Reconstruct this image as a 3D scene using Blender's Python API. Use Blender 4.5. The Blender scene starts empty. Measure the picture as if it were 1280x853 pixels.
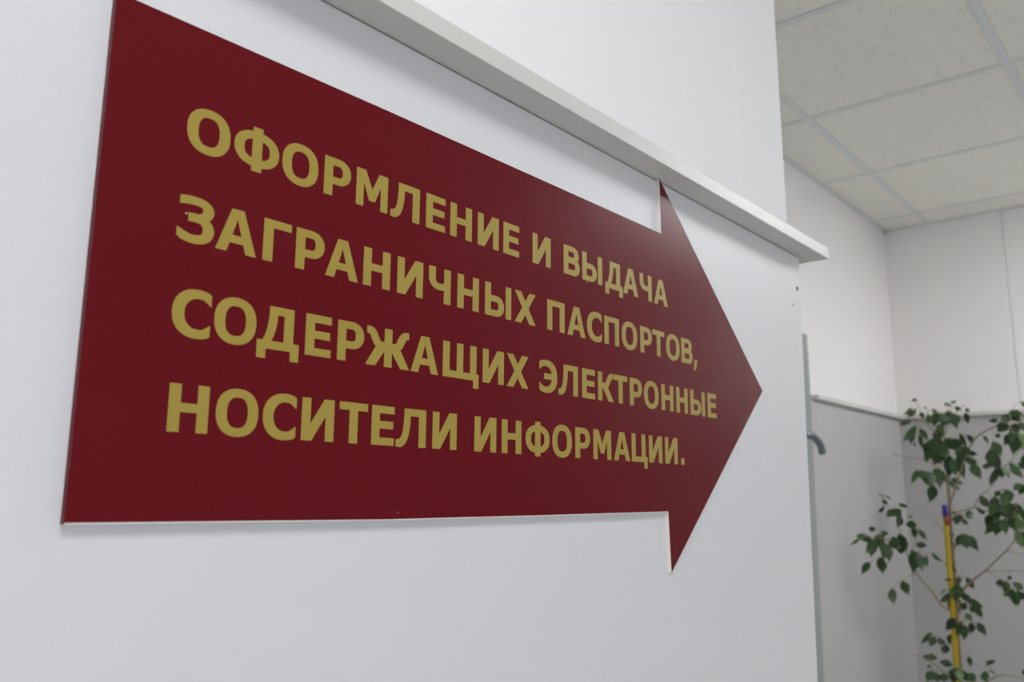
import bpy, bmesh, math, random
from mathutils import Vector, Matrix
from mathutils.geometry import delaunay_2d_cdt, tessellate_polygon

random.seed(7)
EYE = 1.54                       # camera height above the floor, metres
FLEN = 1071.208                  # focal length in pixels of the 1280 px wide frame
YAW, PIT, ROL = 0.704118210, 0.179488794, 0.006669
scene = bpy.context.scene
COL = scene.collection

# ------------------------------------------------------------------ camera frame
fw = Vector((math.cos(YAW) * math.cos(PIT), math.sin(YAW) * math.cos(PIT), math.sin(PIT)))
rt = fw.cross(Vector((0, 0, 1))).normalized()
up = rt.cross(fw)
rt, up = rt * math.cos(ROL) + up * math.sin(ROL), None
up = rt.cross(fw)
EYEV = Vector((0, 0, EYE))


def ray(px, py):
    return rt * (px - 640) - up * (py - 426.5) + fw * FLEN


def onX(px, py, x):
    d = ray(px, py)
    return EYEV + d * (x / d.x)


# ------------------------------------------------------------------ materials
def mat(name, col, rough=0.6, spec=0.5, noise=None, bump=None, coat=0.0):
    m = bpy.data.materials.new(name)
    m.use_nodes = True
    nt = m.node_tree
    b = nt.nodes['Principled BSDF']
    b.inputs['Base Color'].default_value = (*col, 1)
    b.inputs['Roughness'].default_value = rough
    b.inputs['Specular IOR Level'].default_value = spec
    b.inputs['Coat Weight'].default_value = coat
    tc = nt.nodes.new('ShaderNodeTexCoord')
    if noise:
        sc, amt = noise
        n = nt.nodes.new('ShaderNodeTexNoise')
        n.inputs['Scale'].default_value = sc
        n.inputs['Detail'].default_value = 4
        nt.links.new(tc.outputs['Object'], n.inputs['Vector'])
        mx = nt.nodes.new('ShaderNodeMix')
        mx.data_type = 'RGBA'
        mx.inputs['A'].default_value = (*[c * (1 - amt) for c in col], 1)
        mx.inputs['B'].default_value = (*[min(1, c * (1 + amt)) for c in col], 1)
        nt.links.new(n.outputs['Fac'], mx.inputs['Factor'])
        nt.links.new(mx.outputs['Result'], b.inputs['Base Color'])
    if bump:
        sc, st = bump
        n = nt.nodes.new('ShaderNodeTexNoise')
        n.inputs['Scale'].default_value = sc
        n.inputs['Detail'].default_value = 3
        nt.links.new(tc.outputs['Object'], n.inputs['Vector'])
        bp = nt.nodes.new('ShaderNodeBump')
        bp.inputs['Strength'].default_value = st
        bp.inputs['Distance'].default_value = 0.002
        nt.links.new(n.outputs['Fac'], bp.inputs['Height'])
        nt.links.new(bp.outputs['Normal'], b.inputs['Normal'])
    return m


def srgb(r, g, b):
    f = lambda c: (c / 255 / 12.92) if c / 255 <= 0.04045 else ((c / 255 + 0.055) / 1.055) ** 2.4
    return (f(r), f(g), f(b))


M = {
    'laminate': mat('white_laminate', srgb(214, 214, 216), 0.42, 0.45, noise=(3, 0.012), bump=(260, 0.04)),
    'ledge': mat('ledge_laminate', srgb(208, 207, 202), 0.4, 0.45, noise=(5, 0.015)),
    'plaster': mat('white_wall_paint', srgb(240, 239, 239), 0.75, 0.3, noise=(2, 0.01), bump=(60, 0.08)),
    'far_plaster': mat('warm_white_wall_paint', srgb(239, 236, 234), 0.8, 0.3, noise=(1.5, 0.012), bump=(40, 0.08)),
    'far_laminate': mat('grey_white_laminate', srgb(184, 183, 181), 0.55, 0.4, noise=(3, 0.03)),
    'tee': mat('ceiling_grid_metal', srgb(222, 227, 225), 0.5, 0.4),
    'floor': mat('grey_floor_tile', srgb(206, 204, 200), 0.45, 0.5, noise=(14, 0.08)),
    'pvc': mat('white_sign_plastic', srgb(236, 230, 224), 0.5, 0.4),
    'red': mat('burgundy_vinyl', srgb(97, 17, 25), 0.24, 0.12, noise=(400, 0.02), bump=(900, 0.015)),
    'gold': mat('gold_vinyl', srgb(158, 138, 62), 0.36, 0.3, noise=(300, 0.02)),
    'metal_grey': mat('grey_painted_metal', srgb(150, 155, 153), 0.45, 0.5),
    'handle': mat('brushed_grey_metal', srgb(120, 132, 138), 0.3, 0.6),
    'screw': mat('dark_screw_hole', srgb(60, 58, 55), 0.6, 0.4),
    'putty': mat('beige_putty', srgb(170, 160, 140), 0.7, 0.3),
    'chip': mat('white_chip', srgb(225, 205, 195), 0.6, 0.3),
    'scuff': mat('pink_scuff', srgb(160, 80, 85), 0.5, 0.3),
    'bark': mat('ficus_bark', srgb(140, 120, 92), 0.8, 0.3, noise=(60, 0.2)),
    'twig': mat('ficus_twig', srgb(150, 132, 105), 0.75, 0.3, noise=(60, 0.15)),
    'stake': mat('yellow_painted_stake', srgb(190, 162, 20), 0.5, 0.4, noise=(20, 0.1)),
    'tape_blue': mat('blue_tape', srgb(40, 38, 140), 0.45, 0.5),
    'tape_red': mat('red_tape', srgb(150, 52, 24), 0.45, 0.5),
    'pot': mat('brown_plastic_pot', srgb(120, 70, 48), 0.5, 0.4),
    'soil': mat('potting_soil', srgb(62, 46, 34), 0.95, 0.1, noise=(50, 0.4), bump=(80, 0.6)),
    'frame': mat('white_window_plastic', srgb(236, 236, 236), 0.35, 0.5),
}
M['handle'].node_tree.nodes['Principled BSDF'].inputs['Metallic'].default_value = 0.7


def emit(name, col, s):
    m = bpy.data.materials.new(name)
    m.use_nodes = True
    nt = m.node_tree
    nt.nodes.clear()
    e = nt.nodes.new('ShaderNodeEmission')
    e.inputs[0].default_value = (*col, 1)
    e.inputs[1].default_value = s
    o = nt.nodes.new('ShaderNodeOutputMaterial')
    nt.links.new(e.outputs[0], o.inputs[0])
    return m


# mineral-fibre ceiling tile: pale grey with small dark pits and fissures
def tile_mat():
    m = mat('mineral_ceiling_tile', srgb(220, 214, 206), 0.9, 0.15)
    nt = m.node_tree
    b = nt.nodes['Principled BSDF']
    tc = nt.nodes.new('ShaderNodeTexCoord')
    v = nt.nodes.new('ShaderNodeTexVoronoi')
    v.inputs['Scale'].default_value = 120
    v.inputs['Randomness'].default_value = 1
    nt.links.new(tc.outputs['Object'], v.inputs['Vector'])
    n = nt.nodes.new('ShaderNodeTexNoise')
    n.inputs['Scale'].default_value = 28
    nt.links.new(tc.outputs['Object'], n.inputs['Vector'])
    add = nt.nodes.new('ShaderNodeMath')
    add.operation = 'MULTIPLY_ADD'
    nt.links.new(n.outputs['Fac'], add.inputs[0])
    add.inputs[1].default_value = -0.55
    add.inputs[2].default_value = 0.44
    sub = nt.nodes.new('ShaderNodeMath')
    sub.operation = 'SUBTRACT'
    nt.links.new(add.outputs[0], sub.inputs[0])
    nt.links.new(v.outputs['Distance'], sub.inputs[1])
    r = nt.nodes.new('ShaderNodeMapRange')
    r.inputs['From Min'].default_value = -0.03
    r.inputs['From Max'].default_value = 0.05
    nt.links.new(sub.outputs[0], r.inputs['Value'])
    mx = nt.nodes.new('ShaderNodeMix')
    mx.data_type = 'RGBA'
    mx.inputs['A'].default_value = (*srgb(240, 238, 230), 1)
    mx.inputs['B'].default_value = (*srgb(180, 178, 170), 1)
    nt.links.new(r.outputs['Result'], mx.inputs['Factor'])
    nt.links.new(mx.outputs['Result'], b.inputs['Base Color'])
    return m


def leaf_mat():
    m = mat('ficus_leaf', (0.05, 0.1, 0.03), 0.42, 0.45)
    nt = m.node_tree
    b = nt.nodes['Principled BSDF']
    at = nt.nodes.new('ShaderNodeAttribute')
    at.attribute_name = 'tint'
    cr = nt.nodes.new('ShaderNodeValToRGB')
    el = cr.color_ramp.elements
    el[0].position = 0.0
    el[0].color = (*srgb(36, 56, 28), 1)
    el[1].position = 1.0
    el[1].color = (*srgb(104, 124, 74), 1)
    e = cr.color_ramp.elements.new(0.55)
    e.color = (*srgb(60, 88, 42), 1)
    nt.links.new(at.outputs['Fac'], cr.inputs['Fac'])
    nt.links.new(cr.outputs['Color'], b.inputs['Base Color'])
    return m


M['tile'] = tile_mat()
M['leaf'] = leaf_mat()


# ------------------------------------------------------------------ mesh helpers
def obj(name, bm, m, parent=None, smooth=False):
    me = bpy.data.meshes.new(name)
    bmesh.ops.recalc_face_normals(bm, faces=bm.faces)
    bm.to_mesh(me)
    bm.free()
    for x in (m if isinstance(m, (list, tuple)) else [m]):
        me.materials.append(x)
    if smooth:
        for p in me.polygons:
            p.use_smooth = True
    o = bpy.data.objects.new(name, me)
    COL.objects.link(o)
    if parent:
        o.parent = parent
    return o


def box(bm, a, b):
    x0, y0, z0 = a
    x1, y1, z1 = b
    v = [bm.verts.new(p) for p in ((x0, y0, z0), (x1, y0, z0), (x1, y1, z0), (x0, y1, z0), (x0, y0, z1), (x1, y0, z1), (x1, y1, z1), (x0, y1, z1))]
    for f in ((0, 3, 2, 1), (4, 5, 6, 7), (0, 1, 5, 4), (1, 2, 6, 5), (2, 3, 7, 6), (3, 0, 4, 7)):
        bm.faces.new([v[i] for i in f])


def prism_xz(bm, pts, y0, y1, mi=0):
    """polygon in the XZ plane with thickness along Y"""
    a = [bm.verts.new((x, y0, z)) for x, z in pts]
    b = [bm.verts.new((x, y1, z)) for x, z in pts]
    fs = [bm.faces.new(a), bm.faces.new(b[::-1])]
    n = len(pts)
    for i in range(n):
        fs.append(bm.faces.new((a[i], b[i], b[(i + 1) % n], a[(i + 1) % n])))
    for f in fs:
        f.material_index = mi
    return fs


def tube(bm, pts, radii, seg=8, caps=True):
    pts = [Vector(p) for p in pts]
    rings = []
    ref = Vector((0.31, 0.2, 0.93))
    for i, p in enumerate(pts):
        t = (pts[min(i + 1, len(pts) - 1)] - pts[max(i - 1, 0)])
        if t.length < 1e-9:
            t = Vector((0, 0, 1))
        t.normalize()
        a = t.cross(ref)
        if a.length < 1e-3:
            a = t.cross(Vector((1, 0, 0)))
        a.normalize()
        b = t.cross(a)
        r = radii[i] if isinstance(radii, (list, tuple)) else radii
        rings.append([bm.verts.new(p + (a * math.cos(k * 2 * math.pi / seg) + b * math.sin(k * 2 * math.pi / seg)) * r) for k in range(seg)])
    for r0, r1 in zip(rings, rings[1:]):
        for k in range(seg):
            bm.faces.new((r0[k], r0[(k + 1) % seg], r1[(k + 1) % seg], r1[k]))
    if caps:
        bm.faces.new(rings[0][::-1])
        bm.faces.new(rings[-1])


def catmull(pts, n=6):
    pts = [Vector(p) for p in pts]
    out = []
    for i in range(len(pts) - 1):
        p0, p1, p2, p3 = pts[max(i - 1, 0)], pts[i], pts[i + 1], pts[min(i + 2, len(pts) - 1)]
        for k in range(n):
            t = k / n
            out.append(0.5 * ((2 * p1) + (p2 - p0) * t + (2 * p0 - 5 * p1 + 4 * p2 - p3) * t * t + (3 * p1 - p0 - 3 * p2 + p3) * t ** 3))
    out.append(pts[-1])
    return out


def struct(o):
    o['kind'] = 'structure'
    return o


def tag(o, label, cat, group=None):
    o['label'] = label
    o['category'] = cat
    if group:
        o['group'] = group
    return o


def empty(name, loc):
    o = bpy.data.objects.new(name, None)
    o.location = loc
    o.empty_display_size = 0.1
    COL.objects.link(o)
    return o


def Z(h):
    return EYE + h


def bevel(o, w=0.001, seg=2):
    md = o.modifiers.new('bevel', 'BEVEL')
    md.width = w
    md.segments = seg
    md.limit_method = 'ANGLE'
    return o


# ------------------------------------------------------------------ room
CEIL = 1.212
XR, YB, YF, XB = 4.01, 1.155, -3.4, -3.2       # far right wall, far left wall, window wall, wall behind
PY = 0.463                                      # front of the near laminate panel
LZ0, LZ1 = 0.3461, 0.3627                       # ledge underside and top above the eye
LY = 0.4330                                     # ledge front

bm = bmesh.new()
box(bm, (XB - .1, YF - .1, -0.06), (XR + .1, YB + .1, 0))
struct(obj('floor', bm, M['floor']))

# near wall: painted plaster above the ledge (a projecting corner), laminate panel below
bm = bmesh.new()
XE = 1.1895
prism_xz(bm, [(XB, Z(LZ1)), (1.1955, Z(LZ1)), (1.180, Z(CEIL + .01)), (XB, Z(CEIL + .01))], 0.480, YB)
up_wall = struct(obj('wall_near_upper', bm, M['plaster']))
bevel(up_wall, 0.003, 3)
# the corner bead strip of the plaster, a hair proud of the wall
bm = bmesh.new()
prism_xz(bm, [(1.042, Z(LZ1)), (1.1945, Z(LZ1)), (1.179, Z(CEIL)), (1.0248, Z(CEIL))], 0.4794, 0.4815)
cb = obj('corner_plaster_strip', bm, M['plaster'], up_wall)
bevel(cb, 0.0005, 2)

bm = bmesh.new()
XP_T, XP_B = 1.1895, 1.1410
prism_xz(bm, [(XB, Z(LZ0 - .0010)), (XB, 0), (XP_B, 0), (XP_T, Z(LZ0 - .0010))], PY, PY + 0.016)
near = struct(obj('wall_near', bm, M['laminate']))
bevel(near, 0.0006, 2)
bm = bmesh.new()
prism_xz(bm, [(XB, Z(LZ0)), (XB, 0), (XP_B - .0012, 0), (XP_T - .0012, Z(LZ0))], PY + 0.0165, YB)
struct(obj('wall_column', bm, M['laminate']))
# two small fixings near the panel's right edge
for (px, py, r, mt, nm) in ((996.3, 361, 0.0033, 'screw', 'screw_hole'), (990.6, 381, 0.0023, 'putty', 'filled_hole')):
    d = ray(px, py)
    c = EYEV + d * (PY / d.y)
    bm = bmesh.new()
    tube(bm, [c + Vector((0, -.0006, 0)), c + Vector((0, .003, 0))], r, 14)
    obj(nm, bm, M[mt], near)

# near ledge
bm = bmesh.new()
box(bm, (XB, LY, Z(LZ0)), (1.2275, PY + 0.0172, Z(LZ1)))
box(bm, (1.19, PY + 0.0168, Z(LZ0)), (1.2275, YB, Z(LZ1)))
struct(bevel(obj('trim_1', bm, M['ledge']), 0.0008, 2))

# far left wall (behind the plant, with the door) and far right wall
DX0, DX1, DTOP = 1.96, 2.87, 0.575             # door opening
bm = bmesh.new()
box(bm, (XP_T - .05, YB, 0), (DX0, YB + .1, Z(CEIL + .05)))
box(bm, (DX1, YB, 0), (XR + .1, YB + .1, Z(CEIL + .05)))
box(bm, (DX0, YB, Z(DTOP)), (DX1, YB + .1, Z(CEIL + .05)))
struct(obj('wall_back', bm, M['far_plaster']))
bm = bmesh.new()
prism_xz(bm, [(2.930, 0), (XR - .010, 0), (XR - .010, Z(LZ0)), (2.972, Z(LZ0))], YB - .010, YB)
struct(bevel(obj('trim_2', bm, M['far_laminate']), 0.001))
bm = bmesh.new()
box(bm, (XR, YF - .1, 0), (XR + .1, 0.6735, Z(CEIL + .05)))
box(bm, (XR, 0.6815, 0), (XR + .1, YB, Z(CEIL + .05)))
box(bm, (XR + .0035, 0.6735, 0), (XR + .09, 0.6815, Z(CEIL + .05)))
struct(obj('wall_right', bm, M['far_plaster']))
bm = bmesh.new()
box(bm, (XR - .010, YF, 0), (XR, YB, Z(LZ0)))
struct(obj('trim_3', bm, M['far_laminate']))
bm = bmesh.new()
box(bm, (3.0, YB - .030, Z(LZ0)), (XR, YB, Z(LZ1)))
box(bm, (XR - .030, YF, Z(LZ0)), (XR, YB - .030, Z(LZ1)))
struct(bevel(obj('trim_4', bm, M['ledge']), 0.001))

# door between the projecting corner and the far panels
bm = bmesh.new()
box(bm, (DX0 + .04, YB - .002, 0.005), (DX1 - .04, YB + .035, Z(DTOP - .04)))
door = struct(bevel(obj('door_1', bm, M['metal_grey']), 0.002))
bm = bmesh.new()
# jambs and head as one frame
prism_xz(bm, [(DX0 - .068, 0), (DX0 + .038, 0), (DX0 + .038, Z(DTOP - .04)), (DX1 - .038, Z(DTOP - .04)), (DX1 - .038, 0), (2.9295, 0), (2.9712, Z(LZ0)), (2.968, Z(DTOP)), (DX0 - .068, Z(DTOP))], YB - .014, YB - .0005)
bevel(obj('door_frame', bm, M['metal_grey'], door), 0.002)
bm = bmesh.new()
hp = [(2.78, YB - .002, Z(.205)), (2.78, YB - .040, Z(.207)), (2.79, YB - .062, Z(.207)), (2.83, YB - .066, Z(.203)), (2.870, YB - .066, Z(.192)), (2.900, YB - .066, Z(.173)), (2.912, YB - .066, Z(.150))]
tube(bm, catmull(hp, 6), 0.0125, 14)
tube(bm, [(2.78, YB - .0018, Z(.205)), (2.78, YB - .012, Z(.205))], 0.024, 20)
obj('handle', bm, M['handle'], door, smooth=True)

# window wall and wall behind the photographer (outside the frame)
WX0, WX1, WZ0, WZ1 = -2.4, 0.7, 0.85, 2.45
bm = bmesh.new()
box(bm, (XB - .1, YF - .1, 0), (WX0, YF, Z(CEIL + .05)))
box(bm, (WX1, YF - .1, 0), (XR, YF, Z(CEIL + .05)))
box(bm, (WX0, YF - .1, 0), (WX1, YF, WZ0))
box(bm, (WX0, YF - .1, WZ1), (WX1, YF, Z(CEIL + .05)))
struct(obj('wall_front', bm, M['plaster']))
bm = bmesh.new()
box(bm, (XB - .1, YF, 0), (XB, YB, Z(CEIL + .05)))
struct(obj('wall_behind', bm, M['plaster']))
bm = bmesh.new()
for x in (WX0, (WX0 * 2 + WX1) / 3, (WX0 + WX1 * 2) / 3, WX1 - .06):
    box(bm, (x, YF - .08, WZ0), (x + .06, YF - .02, WZ1))
box(bm, (WX0, YF - .0795, WZ0), (WX1, YF - .0205, WZ0 + .06))
box(bm, (WX0, YF - .0795, WZ1 - .06), (WX1, YF - .0205, WZ1))
struct(obj('window_1', bm, M['frame']))

# suspended ceiling: tiles sit on a tee grid
gx = [2.010 + 0.6025 * k for k in range(-9, 4)]
gy = [0.388 + 0.572 * k for k in range(-7, 2)]
LIGHTS = [(-4, -2), (-7, -2), (1, -2), (2, -2)]      # grid cells (i from x=2.01, j from y=.388) that carry light panels


def cells():
    xs = [XB] + [g for g in gx if XB < g < XR] + [XR]
    ys = [YF] + [g for g in gy if YF < g < YB] + [YB]
    for i in range(len(xs) - 1):
        for j in range(len(ys) - 1):
            yield xs[i], xs[i + 1], ys[j], ys[j + 1]


lamp_cells = []
bm = bmesh.new()
for x0, x1, y0, y1 in cells():
    ci = round((x0 - 2.010) / 0.6025)
    cj = round((y0 - 0.388) / 0.572)
    if (ci, cj) in LIGHTS and abs(x0 - 2.010 - ci * .6025) < .01 and abs(y0 - .388 - cj * .572) < .01:
        lamp_cells.append((x0, x1, y0, y1))
        continue
    a = 0.007
    dz = random.uniform(0, 0.0015)
    box(bm, (x0 + a, y0 + a, Z(CEIL + .0012 + dz)), (x1 - a, y1 - a, Z(CEIL + .016)))
box(bm, (XB - .1, YF - .1, Z(CEIL + .05)), (XR + .1, YB + .1, Z(CEIL + .1)))
ceil = struct(obj('ceiling', bm, M['tile']))
bm = bmesh.new()
for g in gx:
    if XB < g < XR - .02:
        box(bm, (g - .012, YF, Z(CEIL - .0005)), (g + .012, YB, Z(CEIL + .0009)))
for g in gy:
    if YF < g < YB - .02:
        box(bm, (XB, g - .012, Z(CEIL - .0012)), (XR, g + .012, Z(CEIL + .0008)))
for a, b in (((XB, YB - .02), (XR, YB)), ((XR - .02, YF), (XR, YB)), ((XB, YF), (XR, YF + .02)), ((XB, YF), (XB + .02, YB))):
    box(bm, (a[0], a[1], Z(CEIL - .0016)), (b[0], b[1], Z(CEIL + .0007)))
# back of the tees: dark slot between tile edges is closed by the web
obj('ceiling_grid', bm, M['tee'], ceil)

EM = emit('light_diffuser', (0.97, 0.975, 1.0), 14.0)
for i, (x0, x1, y0, y1) in enumerate(lamp_cells):
    bm = bmesh.new()
    box(bm, (x0 + .014, y0 + .014, Z(CEIL + .0015)), (x1 - .014, y1 - .014, Z(CEIL + .014)))
    o = struct(obj('ceiling_light', bm, EM))

# ------------------------------------------------------------------ the arrow sign
T = 0.005
S = (PY - T) / PY
SY = PY - T


def sp(x, z):
    return (x * S, Z(z * S))


outline = [(0.1937, 0.2788), (0.1932, 0.0), (0.1932, -0.0156), (0.408, -0.0171), (0.600, -0.0163), (0.7978, -0.0150), (0.8014, -0.0760),
           (1.0428, 0.1355), (0.7968, 0.3492), (0.7982, 0.2861), (0.600, 0.2856), (0.395, 0.2850)]
outline[0] = (0.1938, 0.2830)
pts = [sp(*p) for p in outline]
sign = empty('arrow_sign', (0.5, PY, Z(0.1)))
tag(sign, 'burgundy arrow-shaped sign with four lines of gold Cyrillic lettering pointing right on the white panel', 'sign')
inv = Matrix.Translation(-sign.location)


def sobj(name, bm, m, parent=None):
    o = obj(name, bm, m)
    o.data.transform(inv)
    o.parent = parent or sign
    return o


bm = bmesh.new()
prism_xz(bm, pts, SY, PY - 0.0001)
board = sobj('board', bm, [M['pvc']])
# vinyl face, cut a hair short of the board's lower rim
cx = sum(p[0] for p in pts) / len(pts)
film = []
for i, (x, z) in enumerate(pts):
    if i in (2, 3, 4, 5):
        z += 0.0008
    film.append((x, z))
bm = bmesh.new()
prism_xz(bm, film, SY - 0.00022, SY + 0.0001)
# the film is turned round the left edge of the board
lx = pts[0][0]
fa, fb = pts[0], pts[2]
v = [bm.verts.new(q) for q in ((fa[0] - .00015, SY - .0002, fa[1]), (fa[0] - .00015, PY - .0006, fa[1]), (fb[0] - .00015, PY - .0006, fb[1]), (fb[0] - .00015, SY - .0002, fb[1]))]
bm.faces.new(v)
face = sobj('red_face', bm, M['red'])
face['label'] = 'burgundy vinyl face'

# ---- letters, drawn in units of the cap height
V, H = 0.262, 0.192


class G:
    def __init__(self, w):
        self.w = w
        self.polys = []

    def p(self, *pts):
        self.polys.append(list(pts))

    def r(self, x0, y0, x1, y1):
        self.p((x0, y0), (x1, y0), (x1, y1), (x0, y1))

    def stroke(self, path, v=V, h=H, closed=False, cut=False):
        """broad-nib stroke: thickness v across x, h across y; quads along the path"""
        n = len(path)
        L = []
        R = []
        for i in range(n):
            a = path[(i - 1) % n] if closed else path[max(i - 1, 0)]
            b = path[(i + 1) % n] if closed else path[min(i + 1, n - 1)]
            tx, ty = b[0] - a[0], b[1] - a[1]
            l = math.hypot(tx, ty) or 1
            nx, ny = -ty / l, tx / l
            if cut and i == cut - 1:
                nx, ny = 0, math.copysign(1, ny)
            L.append((path[i][0] + nx * v / 2, path[i][1] + ny * h / 2))
            R.append((path[i][0] - nx * v / 2, path[i][1] - ny * h / 2))
        if cut:
            keep = [i for i in range(n) if i == 0 or abs(path[i][0] - path[0][0]) > .10 or i > n // 2]
            L, R = [L[i] for i in keep], [R[i] for i in keep]
            n = len(keep)
        m = n if closed else n - 1
        for i in range(m):
            j = (i + 1) % n
            self.p(L[i], L[j], R[j], R[i])


def sup(cx, cy, rx, ry, t0, t1, n=28, e=2.35):
    out = []
    for k in range(n + 1):
        t = math.radians(t0 + (t1 - t0) * k / n)
        c, s = math.cos(t), math.sin(t)
        out.append((cx + rx * math.copysign(abs(c) ** (2 / e), c), cy + ry * math.copysign(abs(s) ** (2 / e), s)))
    return out


def sm(pts, n=8):
    return [(p.x, p.y) for p in catmull([(a, b, 0) for a, b in pts], n)]


def bowl(g, x, xr, y0, y1, v=V, h=H):
    """a bowl springing from a stem at x, reaching xr, between y0 and y1"""
    cy, ry = (y0 + y1) / 2, (y1 - y0 - h) / 2
    xo = xr - v / 2
    xm = max(x + 0.02, xo - max(ry * 1.05, 0.19))
    g.stroke([(x, y1 - h / 2), (xm, y1 - h / 2)] + sup(xm, cy, xo - xm, ry, 88, -88, 16, 2.2) + [(xm, y0 + h / 2), (x, y0 + h / 2)], v, h)


def cshape(g, w, mir=False):
    out = sup(0.57, 0.5, 0.57, 0.53, 57, 303, 34, 2.25)
    inn = sup(0.60, 0.5, 0.325, 0.333, 64, 296, 34, 2.2)
    out = [(w, 0.945)] + out[1:-1] + [(w, 0.055)]
    inn = [(w, 0.70)] + inn[1:-1] + [(w, 0.30)]
    n = min(len(out), len(inn))
    f = (lambda q: (w - q[0], q[1])) if mir else (lambda q: q)
    for i in range(n - 1):
        g.p(f(out[i]), f(out[i + 1]), f(inn[i + 1]), f(inn[i]))


def glyph(c):
    W = {'О': 1.04, 'Ф': 1.185, 'Р': .832, 'М': 1.065, 'Л': 1.062, 'Е': .752, 'Н': .903, 'И': .938, 'В': .908, 'Ы': 1.20, 'Д': 1.13,
         'А': 1.022, 'Ч': .858, 'З': .853, 'Г': .75, 'Х': 1.022, 'П': .928, 'С': .885, 'Т': .882, ',': .325, 'Ж': 1.50, 'Щ': 1.468,
         'Э': .918, 'К': .957, 'Ц': 1.052, '.': .256}
    w = W[c]
    g = G(w)
    v, h = V, H
    if c == 'О':
        g.stroke(sup(w / 2, .5, (w - v) / 2, (1.05 - h) / 2, 0, 360, 44)[:-1], v, h, True)
    elif c == 'Ф':
        g.stroke(sup(w / 2, .5, (w - v * .97) / 2, (0.86 - h) / 2, 0, 360, 40)[:-1], v * .97, h, True)
        g.r(w / 2 - v / 2, -.035, w / 2 + v / 2, 1.035)
    elif c == 'Р':
        g.r(0, 0, v, 1)
        bowl(g, v / 2, w, .315, 1)
    elif c == 'М':
        s = v * .93
        g.r(0, 0, s, 1)
        g.r(w - s, 0, w, 1)
        for f in (lambda x: x, lambda x: w - x):
            g.p((f(0), 1), (f(.30), 1), (f(w / 2), .52), (f(w / 2), .20), (f(w / 2 - .10), .20), (f(s - .03), .72))
    elif c in 'ЛД':
        if c == 'Л':
            g.r(.275, 1 - h, w, 1)
            g.r(w - v, 0, w, 1)
            a = sm([(.275, 1), (.27, .75), (.25, .52), (.21, .33), (.145, .225), (.06, .185), (0, .185)])
            b = sm([(.50, 1), (.50, .78), (.475, .50), (.42, .26), (.32, .08), (.17, -.012), (0, -.005)])
        else:
            g.r(.30, 1 - h, .965, 1)
            g.r(.965 - v, 0, .965, 1)
            g.r(0, 0, w, h)
            g.r(0, -.225, .235, h)
            g.r(w - .235, -.225, w, h)
            a = sm([(.30, 1), (.29, .72), (.25, .48), (.195, .30), (.12, .16)])
            b = sm([(.525, 1), (.52, .74), (.48, .48), (.425, .30), (.35, .16)])
        for i in range(len(a) - 1):
            g.p(a[i], a[i + 1], b[i + 1], b[i])
    elif c == 'Е':
        g.r(0, 0, v, 1)
        g.r(0, 0, w, h)
        g.r(0, 1 - h, w, 1)
        g.r(0, .42, w - .035, .42 + h)
    elif c == 'Н':
        g.r(0, 0, v, 1)
        g.r(w - v, 0, w, 1)
        g.r(v / 2, .415, w - v / 2, .415 + h)
    elif c == 'И':
        s = v * .96
        g.r(0, 0, s, 1)
        g.r(w - s, 0, w, 1)
        g.p((s - .03, 0), (s + .045, 0), (w - s, .60), (w - s + .03, 1), (w - s - .045, 1), (s, .40))
    elif c == 'В':
        g.r(0, 0, v, 1)
        bowl(g, v / 2, w - .055, .445, 1, v * .97, h * .95)
        bowl(g, v / 2, w, 0, .60, v, h)
    elif c == 'Ы':
        s = v
        g.r(0, 0, s, 1)
        g.r(w - s, 0, w, 1)
        bowl(g, s / 2, .865, 0, .635)
    elif c == 'А':
        g.p((0, 0), (.272, 0), (.52, .80), (.52, 1), (.358, 1))
        g.p((w, 0), (w - .272, 0), (w - .52, .80), (w - .52, 1), (w - .358, 1))
        g.p((.20, .215), (w - .20, .215), (w - .262, .395), (.262, .395))
        g.p((.43, .80), (w - .43, .80), (w - .43, 1), (.43, 1))
    elif c == 'Ч':
        g.r(w - v, 0, w, 1)
        g.stroke(sm([(v / 2, 1), (v / 2, .72), (v / 2 + .03, .58), (.25, .49), (.42, .455), (w - v / 2, .485)], 6), v, h)
    elif c == 'З':
        g.stroke(sm([(.03, .885), (.17, .912), (.38, .925), (.57, .90), (.685, .82), (.70, .72), (.64, .62), (.50, .555), (.24, .545)], 6), v, h * .97, cut=1)
        g.stroke(sm([(.24, .545), (.50, .545), (.66, .47), (.722, .36), (.722, .27), (.66, .15), (.50, .085), (.34, .075), (.16, .11), (.0, .185)], 6)[::-1], v, h, cut=1)
    elif c == 'Г':
        g.r(0, 0, v, 1)
        g.r(0, 1 - h, w, 1)
    elif c == 'Х':
        g.p((0, 0), (.305, 0), (w, 1), (w - .305, 1))
        g.p((w, 0), (w - .305, 0), (0, 1), (.305, 1))
    elif c == 'П':
        g.r(0, 0, v, 1)
        g.r(w - v, 0, w, 1)
        g.r(0, 1 - h, w, 1)
    elif c == 'С':
        cshape(g, w)
    elif c == 'Э':
        cshape(g, w, True)
        g.r(.24, .41, w - .12, .41 + h * .97)
    elif c == 'Т':
        g.r(0, 1 - h, w, 1)
        g.r(w / 2 - v / 2, 0, w / 2 + v / 2, 1)
    elif c == 'Ж':
        g.r(w / 2 - v / 2, 0, w / 2 + v / 2, 1)
        for f in (lambda x: x, lambda x: w - x):
            path = sm([(.03, .905), (.16, .895), (.25, .82), (.33, .68), (.43, .565), (w / 2, .53)], 6)
            path = [(f(a), b) for a, b in path]
            g.stroke(path, v * .98, h, cut=1)
            g.p((f(0), 0), (f(.315), 0), (f(w / 2 - .08), .46), (f(w / 2 - .1), .62), (f(.42), .56), (f(.33), .50))
    elif c == 'К':
        g.r(0, 0, v, 1)
        g.stroke(sm([(w - .02, .905), (w - .15, .895), (w - .25, .82), (w - .34, .68), (w - .46, .565), (v / 2, .53)], 6), v * .98, h, cut=1)
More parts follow.
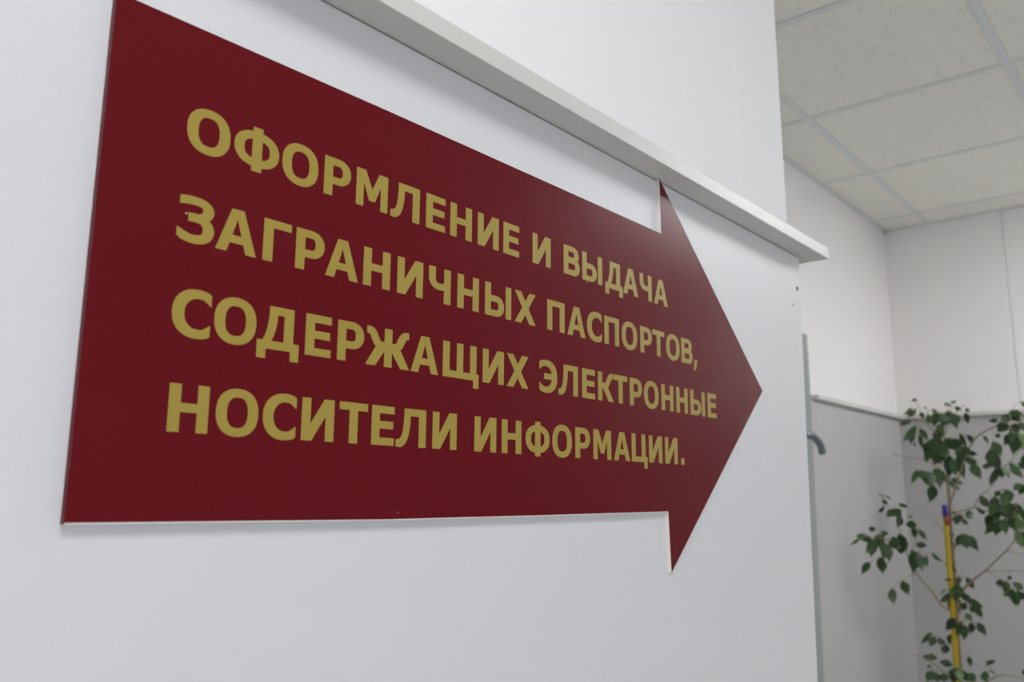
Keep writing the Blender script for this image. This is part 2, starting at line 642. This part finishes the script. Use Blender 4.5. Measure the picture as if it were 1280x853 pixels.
        g.p((w, 0), (w - .315, 0), (v + .04, .46), (v + .04, .62), (w - .44, .56), (w - .35, .50))
    elif c == 'Щ':
        b = w - .10
        g.r(0, 0, v, 1)
        g.r(b / 2 - v / 2, 0, b / 2 + v / 2, 1)
        g.r(b - v, 0, b, 1)
        g.r(0, 0, w, h)
        g.r(w - .225, -.225, w, h)
    elif c == 'Ц':
        b = w - .13
        g.r(0, 0, v, 1)
        g.r(b - v, 0, b, 1)
        g.r(0, 0, w, h)
        g.r(w - .225, -.225, w, h)
    elif c == ',':
        g.p((0, -.20), (.17, -.20), (.325, .235), (.09, .235))
    elif c == '.':
        g.r(0, 0, .256, .245)
    return g


CAPH = 0.0278
LINES = [
    (0.2046, [('О', 242.0), ('Ф', 273.9), ('О', 309.5), ('Р', 343.6), ('М', 371.9), ('Л', 404.5), ('Е', 440.9), ('Н', 467.8), ('И', 500.3), ('Е', 532.6),
              ('И', 572.4), ('В', 618.3), ('Ы', 647.9), ('Д', 686.6), ('А', 718.9), ('Ч', 750.7), ('А', 779.0)]),
    (0.1474, [('З', 240.4), ('А', 265.7), ('Г', 298.8), ('Р', 323.6), ('А', 348.1), ('Н', 381.2), ('И', 413.4), ('Ч', 445.7), ('Н', 477.4), ('Ы', 510.1),
              ('Х', 548.2), ('П', 593.4), ('А', 623.7), ('С', 654.8), ('П', 684.0), ('О', 714.7), ('Р', 749.5), ('Т', 773.7), ('О', 801.8), ('В', 834.6), (',', 862.0)]),
    (0.0908, [('С', 241.5), ('О', 268.5), ('Д', 298.5), ('Е', 334.7), ('Р', 361.1), ('Ж', 386.0), ('А', 429.3), ('Щ', 462.7), ('И', 508.4), ('Х', 538.4),
              ('Э', 582.2), ('Л', 609.8), ('Е', 646.0), ('К', 671.9), ('Т', 698.8), ('Р', 727.8), ('О', 754.6), ('Н', 789.2), ('Н', 820.5), ('Ы', 851.8), ('Е', 892.1)]),
    (0.0349, [('Н', 243.8), ('О', 273.7), ('С', 306.0), ('И', 335.0), ('Т', 365.5), ('Е', 393.9), ('Л', 416.9), ('И', 453.3), ('И', 499.7), ('Н', 532.6),
              ('Ф', 563.5), ('О', 600.5), ('Р', 634.8), ('М', 663.3), ('А', 697.7), ('Ц', 729.5), ('И', 762.0), ('И', 794.0), ('.', 827.2)]),
]
for base, letters in LINES:
    bm = bmesh.new()
    for ch, x0 in letters:
        g = glyph(ch)
        vs, fs = [], []
        for poly in g.polys:
            for tri in tessellate_polygon([[Vector((a, b, 0)) for a, b in poly]]):
                q = [Vector(poly[k]) for k in tri]
                ar = (q[1] - q[0]).cross(q[2] - q[0])
                if abs(ar) < 1e-6:
                    continue
                if ar < 0:
                    q.reverse()
                fs.append(list(range(len(vs), len(vs) + 3)))
                vs += q
        # one flat outline per letter: the strokes are merged, not stacked
        ov, oe, of, _, _, src = delaunay_2d_cdt(vs, [], fs, 0, 1e-4)
        bv = []
        for c in ov:
            X, ZZ = sp(x0 / 1000 + c[0] * CAPH, base + c[1] * CAPH)
            bv.append(bm.verts.new((X, SY - 0.00034, ZZ)))
        for f in of:
            m_ = sum((ov[k] for k in f), Vector((0, 0))) / len(f)
            for t_ in fs:
                A, B, C_ = vs[t_[0]], vs[t_[1]], vs[t_[2]]
                if (B - A).cross(m_ - A) >= 0 and (C_ - B).cross(m_ - B) >= 0 and (A - C_).cross(m_ - C_) >= 0:
                    bm.faces.new([bv[k] for k in f])
                    break
        for v_ in [v_ for v_ in bv if not v_.link_faces]:
            bm.verts.remove(v_)
    # vinyl thickness
    ex = bmesh.ops.extrude_face_region(bm, geom=bm.faces[:], use_keep_orig=True)
    for e in ex['geom']:
        if isinstance(e, bmesh.types.BMVert):
            e.co.y = SY - 0.0002
    sobj('text_line', bm, M['gold'])['label'] = 'line of gold capital lettering'

# small chips in the vinyl, as on the real sign
for (px, py, w_, h_, mt, nm) in ((733.5, 352.5, .0011, .0020, 'chip', 'chip'), (761.5, 573.4 - .2, .0012, .0012, 'chip', 'chip'), (232.6, 266.8, .0017, .0010, 'chip', 'chip'), (497, 641, .0022, .0016, 'scuff', 'scuff_mark')):
    d = ray(px, py)
    c = EYEV + d * (SY / d.y)
    bm = bmesh.new()
    n = 9
    ring = [bm.verts.new((c.x + math.cos(k * 2 * math.pi / n) * w_ * random.uniform(.35, .6), SY - .00042, c.z + math.sin(k * 2 * math.pi / n) * h_ * random.uniform(.35, .6))) for k in range(n)]
    bm.faces.new(ring)
    sobj(nm, bm, M[mt])

random.seed(21)
# ------------------------------------------------------------------ potted ficus in the corner
PX = 3.60
base_pt = onX(1200, 853, PX)
root = empty('potted_ficus', (PX + .03, base_pt.y, 0))
tag(root, 'tall weeping ficus tied to a yellow stake, in the corner beside grey-white panels', 'plant')
rinv = Matrix.Translation(-root.location)


def pobj(name, bm, m, parent=None, smooth=True):
    o = obj(name, bm, m, smooth=smooth)
    o.data.transform(rinv)
    o.parent = parent or root
    return o


# pot (below the frame)
cx0, cy0 = root.location.x, root.location.y


def lathe(bm, prof, seg=40, cx=0, cy=0):
    rings = [[bm.verts.new((cx + r * math.cos(k * 2 * math.pi / seg), cy + r * math.sin(k * 2 * math.pi / seg), z)) for k in range(seg)] for r, z in prof]
    for a, b in zip(rings, rings[1:]):
        for k in range(seg):
            bm.faces.new((a[k], a[(k + 1) % seg], b[(k + 1) % seg], b[k]))
    bm.faces.new(rings[0][::-1])
    bm.faces.new(rings[-1])


bm = bmesh.new()
lathe(bm, [(.10, 0.0), (.105, .004), (.145, .25), (.155, .25), (.157, .275), (.146, .275), (.138, .235)], cx=cx0, cy=cy0)
pobj('pot', bm, M['pot'])
bm = bmesh.new()
lathe(bm, [(.136, .236), (.136, .242), (.09, .248), (.03, .252)], cx=cx0, cy=cy0)
pobj('soil', bm, M['soil'])


def P(px, py, x=PX):
    return onX(px, py, x)


soil = Vector((cx0, cy0, .245))
stem_px = [(1178, 520, PX), (1180, 545, PX), (1184, 575, PX), (1185, 600, PX), (1187.5, 640, PX), (1191, 690, PX + .005), (1194, 730, PX + .01), (1196, 770, PX + .01), (1198, 810, PX + .01), (1201, 853, PX + .015)]
stem = [P(*a) for a in stem_px]
stem += [stem[-1].lerp(soil, .35) + Vector((.01, 0, 0)), stem[-1].lerp(soil, .7) + Vector((-.01, .005, 0)), soil]
bm = bmesh.new()
cs = catmull(stem, 5)
tube(bm, cs, [0.003 + 0.0075 * (i / len(cs)) for i in range(len(cs))], 9)
pobj('trunk', bm, M['bark'])

st_top, st_mid, st_bot = P(1180.6, 632, PX - .02), P(1187.5, 720, PX - .015), P(1196.8, 853, PX - .01)
dirv = (st_bot - st_top).normalized()
bot = st_top + dirv * ((st_top.z - .245) / -dirv.z)
bot = Vector((bot.x, bot.y, .243))
fix = soil + Vector((-.02, 0, 0))
poly = [st_top, P(1183.6, 670, PX - .02), st_mid, P(1192.5, 790, PX - .012), st_bot, bot.lerp(fix, .5)]
bm = bmesh.new()
pc = catmull(poly, 8)
tube(bm, pc, 0.0092, 12)
stake = pobj('stake', bm, M['stake'])
stake['label'] = 'yellow stake'
a, b_, c_ = st_top + Vector((0, 0, .002)), P(1181.8, 645.5, PX - .02), P(1183.3, 657, PX - .02)
bm = bmesh.new()
tube(bm, [a, b_], 0.0100, 12)
o = pobj('blue_tape', bm, M['tape_blue'], None)
o.parent = stake
bm = bmesh.new()
tube(bm, [b_, c_], 0.0098, 12)
o = pobj('red_tape', bm, M['tape_red'], None)
o.parent = stake

# branches: pixel-measured in the photograph, set out in depth round the trunk
BR = [
    ([(1192, 764, PX), (1178, 758, PX - .03), (1166, 741, PX - .06), (1154, 728, PX - .12), (1146, 716, PX - .19), (1137, 700, PX - .25), (1129, 680, PX - .29), (1126, 662, PX - .31)], .0042),
    ([(1129, 682, PX - .29), (1112, 676, PX - .33), (1095, 672, PX - .37), (1078, 676, PX - .40)], .0020),
    ([(1137, 700, PX - .25), (1145, 672, PX - .24), (1148, 656, PX - .22)], .0018),
    ([(1197, 858, PX), (1182, 843, PX - .04), (1165, 828, PX - .08), (1152, 822, PX - .10), (1140, 818, PX - .11)], .0034),
    ([(1190, 676, PX), (1180, 664, PX - .03), (1172, 656, PX - .06), (1163, 651, PX - .08)], .0020),
    ([(1194, 752, PX), (1208, 733, PX - .05), (1222, 721, PX - .08), (1234, 712, PX - .10), (1246, 700, PX - .12), (1258, 689, PX - .13), (1268, 676, PX - .14), (1284, 655, PX - .15), (1305, 640, PX - .16)], .0042),
    ([(1232, 714, PX - .10), (1250, 715, PX - .11), (1266, 714, PX - .12), (1290, 717, PX - .13), (1320, 725, PX - .13)], .0020),
    ([(1258, 689, PX - .13), (1272, 692, PX - .14), (1292, 697, PX - .14)], .0017),
    ([(1232, 714, PX - .10), (1246, 722, PX - .10), (1256, 728, PX - .10), (1262, 738, PX - .10)], .0015),
    ([(1187, 630, PX), (1196, 606, PX - .03), (1206, 574, PX - .05), (1218, 550, PX - .08), (1232, 539, PX - .10), (1248, 532, PX - .12), (1262, 526, PX - .13), (1280, 520, PX - .15), (1305, 530, PX - .16)], .0038),
    ([(1186, 610, PX), (1176, 588, PX - .01), (1165, 580, PX - .02), (1148, 574, PX - .03), (1130, 571, PX - .03), (1114, 568, PX - .03)], .0022),
    ([(1181, 555, PX), (1168, 540, PX - .02), (1156, 528, PX - .04), (1144, 525, PX - .06), (1132, 528, PX - .07)], .0028),
    ([(1189, 652, PX), (1196, 642, PX - .03), (1208, 637, PX - .05), (1218, 634, PX - .06), (1224, 622, PX - .08), (1236, 612, PX - .1), (1248, 596, PX - .12)], .0028),
    ([(1218, 634, PX - .06), (1236, 640, PX - .08), (1256, 636, PX - .10), (1284, 628, PX - .12)], .0022),
    ([(1202, 862, PX), (1222, 858, PX - .03), (1240, 849, PX - .05), (1254, 844, PX - .07), (1272, 847, PX - .08), (1300, 850, PX - .09)], .0030),
    ([(1196, 790, PX), (1206, 776, PX - .03), (1218, 768, PX - .05), (1228, 776, PX - .06)], .0020),
    ([(1180, 545, PX), (1190, 520, PX + .0), (1200, 512, PX - .02), (1206, 506, PX - .02)], .0018),
    ([(1248, 596, PX - .12), (1262, 578, PX - .13), (1276, 562, PX - .14), (1290, 548, PX - .15)], .0020),
]
nodes = [(p, True) for p in cs]
NB = list(cs)
for path, r in BR:
    pts3 = catmull([P(*q) for q in path], 5)
    bm = bmesh.new()
    n = len(pts3)
    tube(bm, pts3, [r * (1 - .55 * i / n) for i in range(n)], 7)
    pobj('branch', bm, M['twig'])
    NB += pts3

CROPS = {'P': (1110, 490, 7.11), 'Q': (1160, 490, 5.333), 'R': (1160, 640, 7.108), 'S': (1130, 740, 7.547), 'T': (1050, 600, 5.333)}
LV = {
    'P': [(255, 68, 205, 85, 25), (345, 140, 312, 145, 12), (250, 150, 160, 235, 45), (240, 160, 225, 205, 45), (215, 250, 95, 300, 30), (250, 300, 125, 450, 60),
          (230, 340, 195, 475, 45), (280, 325, 360, 440, 50), (270, 380, 310, 510, 40), (232, 450, 242, 490, 18), (285, 180, 320, 235, 35), (350, 200, 370, 290, 55),
          (400, 150, 430, 210, 30), (440, 180, 400, 300, 70), (470, 200, 520, 280, 60), (520, 190, 470, 330, 60), (560, 180, 610, 330, 62), (560, 170, 500, 250, 55),
          (450, 290, 495, 380, 55), (440, 330, 420, 430, 50), (430, 420, 345, 500, 60), (450, 400, 440, 560, 80), (500, 420, 600, 480, 60), (360, 520, 335, 640, 48),
          (470, 520, 400, 660, 65), (540, 560, 560, 740, 95), (480, 470, 520, 600, 80), (390, 450, 370, 570, 60), (430, 540, 470, 650, 70), (265, 690, 205, 820, 48),
          (290, 700, 340, 800, 60), (330, 710, 380, 850, 75), (420, 680, 470, 850, 75), (440, 690, 520, 800, 60), (300, 700, 270, 760, 40), (380, 720, 400, 800, 60)],
    'Q': [(110, 75, 135, 90, 22), (125, 85, 160, 97, 14), (150, 75, 190, 55, 20), (180, 95, 220, 125, 30), (250, 110, 277, 135, 24), (250, 140, 268, 215, 34),
          (100, 140, 60, 210, 40), (130, 140, 110, 210, 45), (150, 135, 200, 248, 42), (170, 150, 215, 210, 38), (60, 220, 98, 285, 42), (50, 260, 50, 330, 32),
          (110, 320, 190, 350, 42), (120, 330, 75, 420, 55), (150, 340, 240, 400, 48), (200, 380, 300, 410, 48), (60, 340, 20, 420, 48), (210, 290, 262, 370, 34),
          (255, 285, 308, 345, 32), (250, 400, 335, 420, 36), (230, 440, 332, 470, 40), (150, 430, 140, 570, 68), (190, 430, 245, 580, 52), (290, 470, 358, 585, 60),
          (200, 410, 280, 470, 50), (370, 485, 402, 522, 32), (140, 590, 225, 658, 36), (75, 510, 80, 640, 70), (0, 540, 30, 640, 60), (35, 620, 10, 742, 60),
          (465, 190, 398, 194, 28), (368, 290, 405, 345, 22), (445, 285, 488, 298, 28), (430, 330, 490, 432, 58), (405, 390, 440, 500, 62), (440, 400, 482, 545, 55),
          (450, 510, 408, 628, 48), (500, 500, 545, 578, 38), (470, 500, 500, 582, 40), (540, 150, 488, 218, 52), (545, 130, 640, 148, 36), (560, 150, 612, 200, 50),
          (530, 210, 478, 272, 52), (610, 200, 642, 262, 46), (540, 280, 508, 362, 50), (570, 280, 565, 425, 75), (600, 270, 640, 390, 75), (555, 240, 600, 300, 52),
          (630, 60, 652, 112, 22), (545, 470, 640, 580, 48), (600, 470, 645, 520, 32), (640, 620, 608, 690, 48), (350, 690, 412, 772, 50), (320, 770, 377, 812, 26),
          (480, 660, 442, 702, 36), (520, 650, 552, 740, 60), (490, 680, 530, 762, 52), (580, 740, 602, 850, 64), (440, 740, 428, 850, 64), (540, 740, 562, 842, 62),
          (270, 790, 292, 842, 46), (225, 820, 192, 860, 38), (190, 800, 150, 812, 14), (600, 780, 648, 860, 52), (380, 500, 430, 470, 30), (590, 210, 560, 290, 55),
          (430, 700, 470, 780, 55), (500, 760, 520, 850, 60), (100, 400, 60, 480, 50), (640, 420, 660, 520, 50)],
    'R': [(275, 40, 248, 118, 52), (300, 60, 362, 122, 42), (350, 10, 402, 62, 60), (330, 200, 265, 290, 60), (320, 210, 350, 332, 98), (340, 200, 452, 355, 72),
          (30, 365, 140, 450, 36), (150, 455, 265, 545, 42), (205, 170, 215, 238, 36), (225, 270, 235, 350, 30), (215, 608, 135, 600, 22), (265, 575, 280, 652, 52),
          (335, 585, 408, 692, 55), (190, 720, 150, 802, 46), (165, 690, 98, 752, 12), (250, 660, 240, 800, 85), (280, 680, 342, 780, 62), (340, 770, 495, 853, 56),
          (230, 760, 200, 860, 62), (560, 20, 520, 152, 66), (640, 70, 598, 218, 80), (680, 60, 700, 205, 85), (740, 30, 790, 192, 85), (700, 10, 780, 60, 72),
          (790, 150, 835, 325, 62), (820, 40, 853, 160, 64), (650, 20, 590, 92, 52), (830, 200, 856, 325, 52), (640, 600, 650, 682, 64), (690, 610, 712, 758, 62),
          (715, 570, 738, 612, 36), (750, 630, 858, 702, 48), (740, 700, 790, 832, 74), (790, 690, 852, 792, 56), (600, 0, 640, 60, 60), (470, -10, 500, 25, 40)],
    'S': [(420, 20, 383, 102, 42), (480, 60, 430, 190, 72), (510, 70, 530, 212, 74), (560, 20, 612, 100, 60), (600, 100, 748, 142, 56), (650, 110, 742, 252, 56),
          (560, 120, 562, 182, 52), (580, 200, 642, 282, 56), (640, 290, 645, 392, 52), (690, 290, 778, 418, 62), (480, 250, 392, 368, 78), (520, 300, 500, 392, 52),
          (570, 310, 568, 462, 68), (440, 400, 428, 502, 52), (400, 500, 397, 585, 52), (240, 415, 158, 492, 36), (290, 420, 243, 522, 62), (320, 430, 362, 522, 42),
          (270, 585, 258, 648, 78), (460, 700, 328, 658, 62), (610, 610, 630, 712, 44), (840, 660, 765, 717, 32), (800, 740, 872, 780, 14), (260, 750, 212, 853, 62),
          (290, 760, 322, 860, 62), (350, 780, 392, 860, 62), (490, 720, 470, 850, 100), (510, 730, 530, 860, 80), (540, 740, 592, 850, 62), (590, 770, 682, 858, 82), (740, 765, 795, 860, 62),
          (1120, 735, 1135, 792, 32), (960, 0, 992, 50, 62), (1040, 10, 1082, 132, 74), (250, 690, 213, 727, 18), (1100, 0, 1140, 80, 55), (610, 150, 700, 190, 50)],
    'T': [(290, 105, 250, 95, 9), (300, 105, 347, 132, 9), (280, 135, 322, 165, 26), (295, 180, 250, 222, 22), (390, 160, 457, 187, 26), (355, 200, 310, 252, 46),
          (350, 195, 412, 247, 52), (400, 240, 380, 322, 46), (450, 245, 492, 250, 10), (510, 300, 432, 300, 46), (490, 320, 502, 398, 38), (525, 330, 580, 408, 30),
          (505, 430, 585, 440, 42), (212, 312, 213, 352, 36), (270, 345, 327, 362, 36), (140, 390, 62, 438, 18), (215, 395, 138, 405, 42), (230, 400, 203, 518, 52),
          (290, 370, 218, 440, 62), (270, 400, 270, 467, 52), (320, 430, 288, 535, 62), (330, 440, 325, 553, 42), (350, 380, 382, 472, 72), (390, 360, 412, 462, 62),
          (380, 470, 448, 460, 52), (200, 550, 143, 633, 44), (270, 535, 287, 630, 58), (480, 480, 490, 633, 62), (520, 475, 552, 612, 52), (572, 500, 575, 592, 22),
          (350, 722, 358, 838, 52), (415, 675, 457, 770, 54)],
}


def depth_for(px, py):
    """depth (x) at which a leaf at this pixel hangs: that of the nearest branch, plus scatter"""
    best, bx = 1e9, PX
    for path, r in BR:
        for q in path:
            d = (q[0] - px) ** 2 + (q[1] - py) ** 2
            if d < best:
                best, bx = d, q[2]
    return bx + random.uniform(-.055, .045)


bm = bmesh.new()
tl = bm.loops.layers.float_color.new('tint')
twigs = []


def leaf(a, b, wid, tint):
    ax = b - a
    L = ax.length
    t = ax.normalized()
    view = ((a + b) / 2 - EYEV).normalized()
    s = t.cross(view).normalized()
    s = (Matrix.Rotation(random.uniform(-.55, .55), 3, t) @ s)
    n = s.cross(t).normalized()
    prof = [(0, .05), (.08, .36), (.22, .80), (.38, 1.0), (.55, .93), (.71, .64), (.84, .30), (.93, .10), (1.06, .01)]
    droop = random.uniform(-.10, .16) * L
    fold = random.uniform(.10, .30)
    wave = random.uniform(-.04, .04)
    rows = []
    for i, (u, k) in enumerate(prof):
        c = a + t * (L * u) + n * (droop * math.sin(u * math.pi) + wave * L * math.sin(u * 7))
        w = wid * .5 * k
        rows.append([bm.verts.new(c - s * w + n * w * fold), bm.verts.new(c), bm.verts.new(c + s * w + n * w * fold)])
    for r0, r1 in zip(rows, rows[1:]):
        for k in (0, 1):
            f = bm.faces.new((r0[k], r0[k + 1], r1[k + 1], r1[k]))
            f.smooth = True
            for l in f.loops:
                l[tl] = (tint, tint, tint, 1)


bases = []
for cid, arr in LV.items():
    ox, oy, s_ = CROPS[cid]
    for (x0, y0, x1, y1, w) in arr:
        p0 = (ox + x0 / s_, oy + y0 / s_)
        p1 = (ox + x1 / s_, oy + y1 / s_)
        dx = depth_for(*p0)
        a = P(p0[0], p0[1], dx)
        b = P(p1[0], p1[1], dx + random.uniform(-.020, .020))
        m_per_px = (a - EYEV).dot(fw) / FLEN
        ymax = YB - .05
        if b.y > ymax or a.y > ymax:
            k = (ymax - max(a.y, b.y))
            q = min(ymax / a.y, ymax / b.y)
            a = EYEV + (a - EYEV) * q
            b = EYEV + (b - EYEV) * q
        light = 0.30 + random.gauss(0, .22)
        leaf(a, b, w / s_ * m_per_px * 1.17, max(0, min(1, light)))
        if w > 30 and random.random() < .45:
            q_ = Vector((random.uniform(-.03, .0), random.uniform(-.014, .014), random.uniform(-.012, .012)))
            a2 = a + q_
            d2 = Matrix.Rotation(random.uniform(-.5, .5), 3, (b - a).cross(Vector((0, 0, 1))).normalized() if random.random() < .5 else Vector((1, 0, 0))) @ (b - a)
            b2 = a2 + d2 * random.uniform(.8, 1.05)
            if b2.y < YB - .04:
                leaf(a2, b2, w / s_ * m_per_px, max(0, min(1, random.gauss(.3, .2))))
                bases.append(a2)
        bases.append(a)
# foliage beyond the frame's right and lower edges, so that the crown goes on there
for path, r in BR:
    for q in path:
        if q[0] > 1276 or q[1] > 850:
            for _ in range(9):
                c = P(q[0] + random.uniform(8, 40) * (1 if q[0] > 1276 else 0) + (random.uniform(-25, 25) if q[1] > 850 else 0),
                      q[1] + random.uniform(-25, 40) + (25 if q[1] > 850 else 0), q[2] + random.uniform(-.08, .08))
                d = Vector((random.uniform(-.02, .02), random.uniform(-.03, .03), -random.uniform(.03, .055)))
                leaf(c, c + d, random.uniform(.024, .034), max(0, min(1, random.gauss(.35, .2))))
                bases.append(c)
for k in range(90):
    zz = random.uniform(.55, 0.80)
    ang = random.uniform(0, 6.28)
    rr = random.uniform(.04, .22)
    c = Vector((cx0 + math.cos(ang) * rr, cy0 - .06 + math.sin(ang) * rr * .8, zz))
    d = Vector((math.cos(ang) * .02, math.sin(ang) * .02, -.045))
    leaf(c, c + d, random.uniform(.024, .034), max(0, min(1, random.gauss(.35, .2))))
    bases.append(c)
fol = pobj('foliage', bm, M['leaf'], smooth=True)
fol['label'] = 'dark green pointed leaves'

# fine twigs: each leaf joins the nearest wood or an already joined leaf
bm = bmesh.new()
joined = [Vector(p) for p in NB]
todo = bases[:]
near_d = [min(((p - q).length, i) for i, q in enumerate(joined)) for p in todo]
while todo:
    k = min(range(len(todo)), key=lambda i: near_d[i][0])
    p = todo.pop(k)
    dist, j = near_d.pop(k)
    q = joined[j]
    if dist < .16 and dist > .001:
        mid = (p + q) / 2 + Vector((0, 0, dist * .12))
        tube(bm, [q, mid, p], [.0012, .001, .0008], 5)
    joined.append(p)
    ji = len(joined) - 1
    for i, t in enumerate(todo):
        d = (t - p).length
        if d < near_d[i][0]:
            near_d[i] = (d, ji)
tw = pobj('twigs', bm, M['twig'])
tw['kind'] = 'stuff'

# ------------------------------------------------------------------ light
def area(name, loc, rot, sx, sy, power, col):
    l = bpy.data.lights.new(name, 'AREA')
    l.shape = 'RECTANGLE'
    l.size, l.size_y = sx, sy
    l.energy = power
    l.color = col
    o = bpy.data.objects.new(name, l)
    o.location = loc
    o.rotation_euler = rot
    COL.objects.link(o)
    return o


area('window_daylight', ((WX0 + WX1) / 2, YF + .01, (WZ0 + WZ1) / 2), (math.radians(90), 0, 0), WX1 - WX0 - .1, WZ1 - WZ0 - .1, 22, (0.90, 0.95, 1.0))
w = bpy.data.worlds.new('sky')
scene.world = w
w.use_nodes = True
bg = w.node_tree.nodes['Background']
bg.inputs[0].default_value = (0.75, 0.85, 1.0, 1)
bg.inputs[1].default_value = 1.0

# ------------------------------------------------------------------ camera
cd = bpy.data.cameras.new('camera')
cd.sensor_width = 36
cd.lens = FLEN / 1280 * 36
cd.clip_start = 0.01
cam = bpy.data.objects.new('camera', cd)
mw = Matrix.Identity(4)
for i in range(3):
    mw[i][0], mw[i][1], mw[i][2], mw[i][3] = rt[i], up[i], -fw[i], EYEV[i]
cam.matrix_world = mw
COL.objects.link(cam)
cd.dof.use_dof = True
cd.dof.focus_distance = 0.72
cd.dof.aperture_fstop = 9.0
scene.camera = cam

scene.view_settings.view_transform = 'Standard'
scene.view_settings.look = 'None'
scene.view_settings.gamma = 1
scene.view_settings.use_curve_mapping = False
scene.view_settings.exposure = 0.10
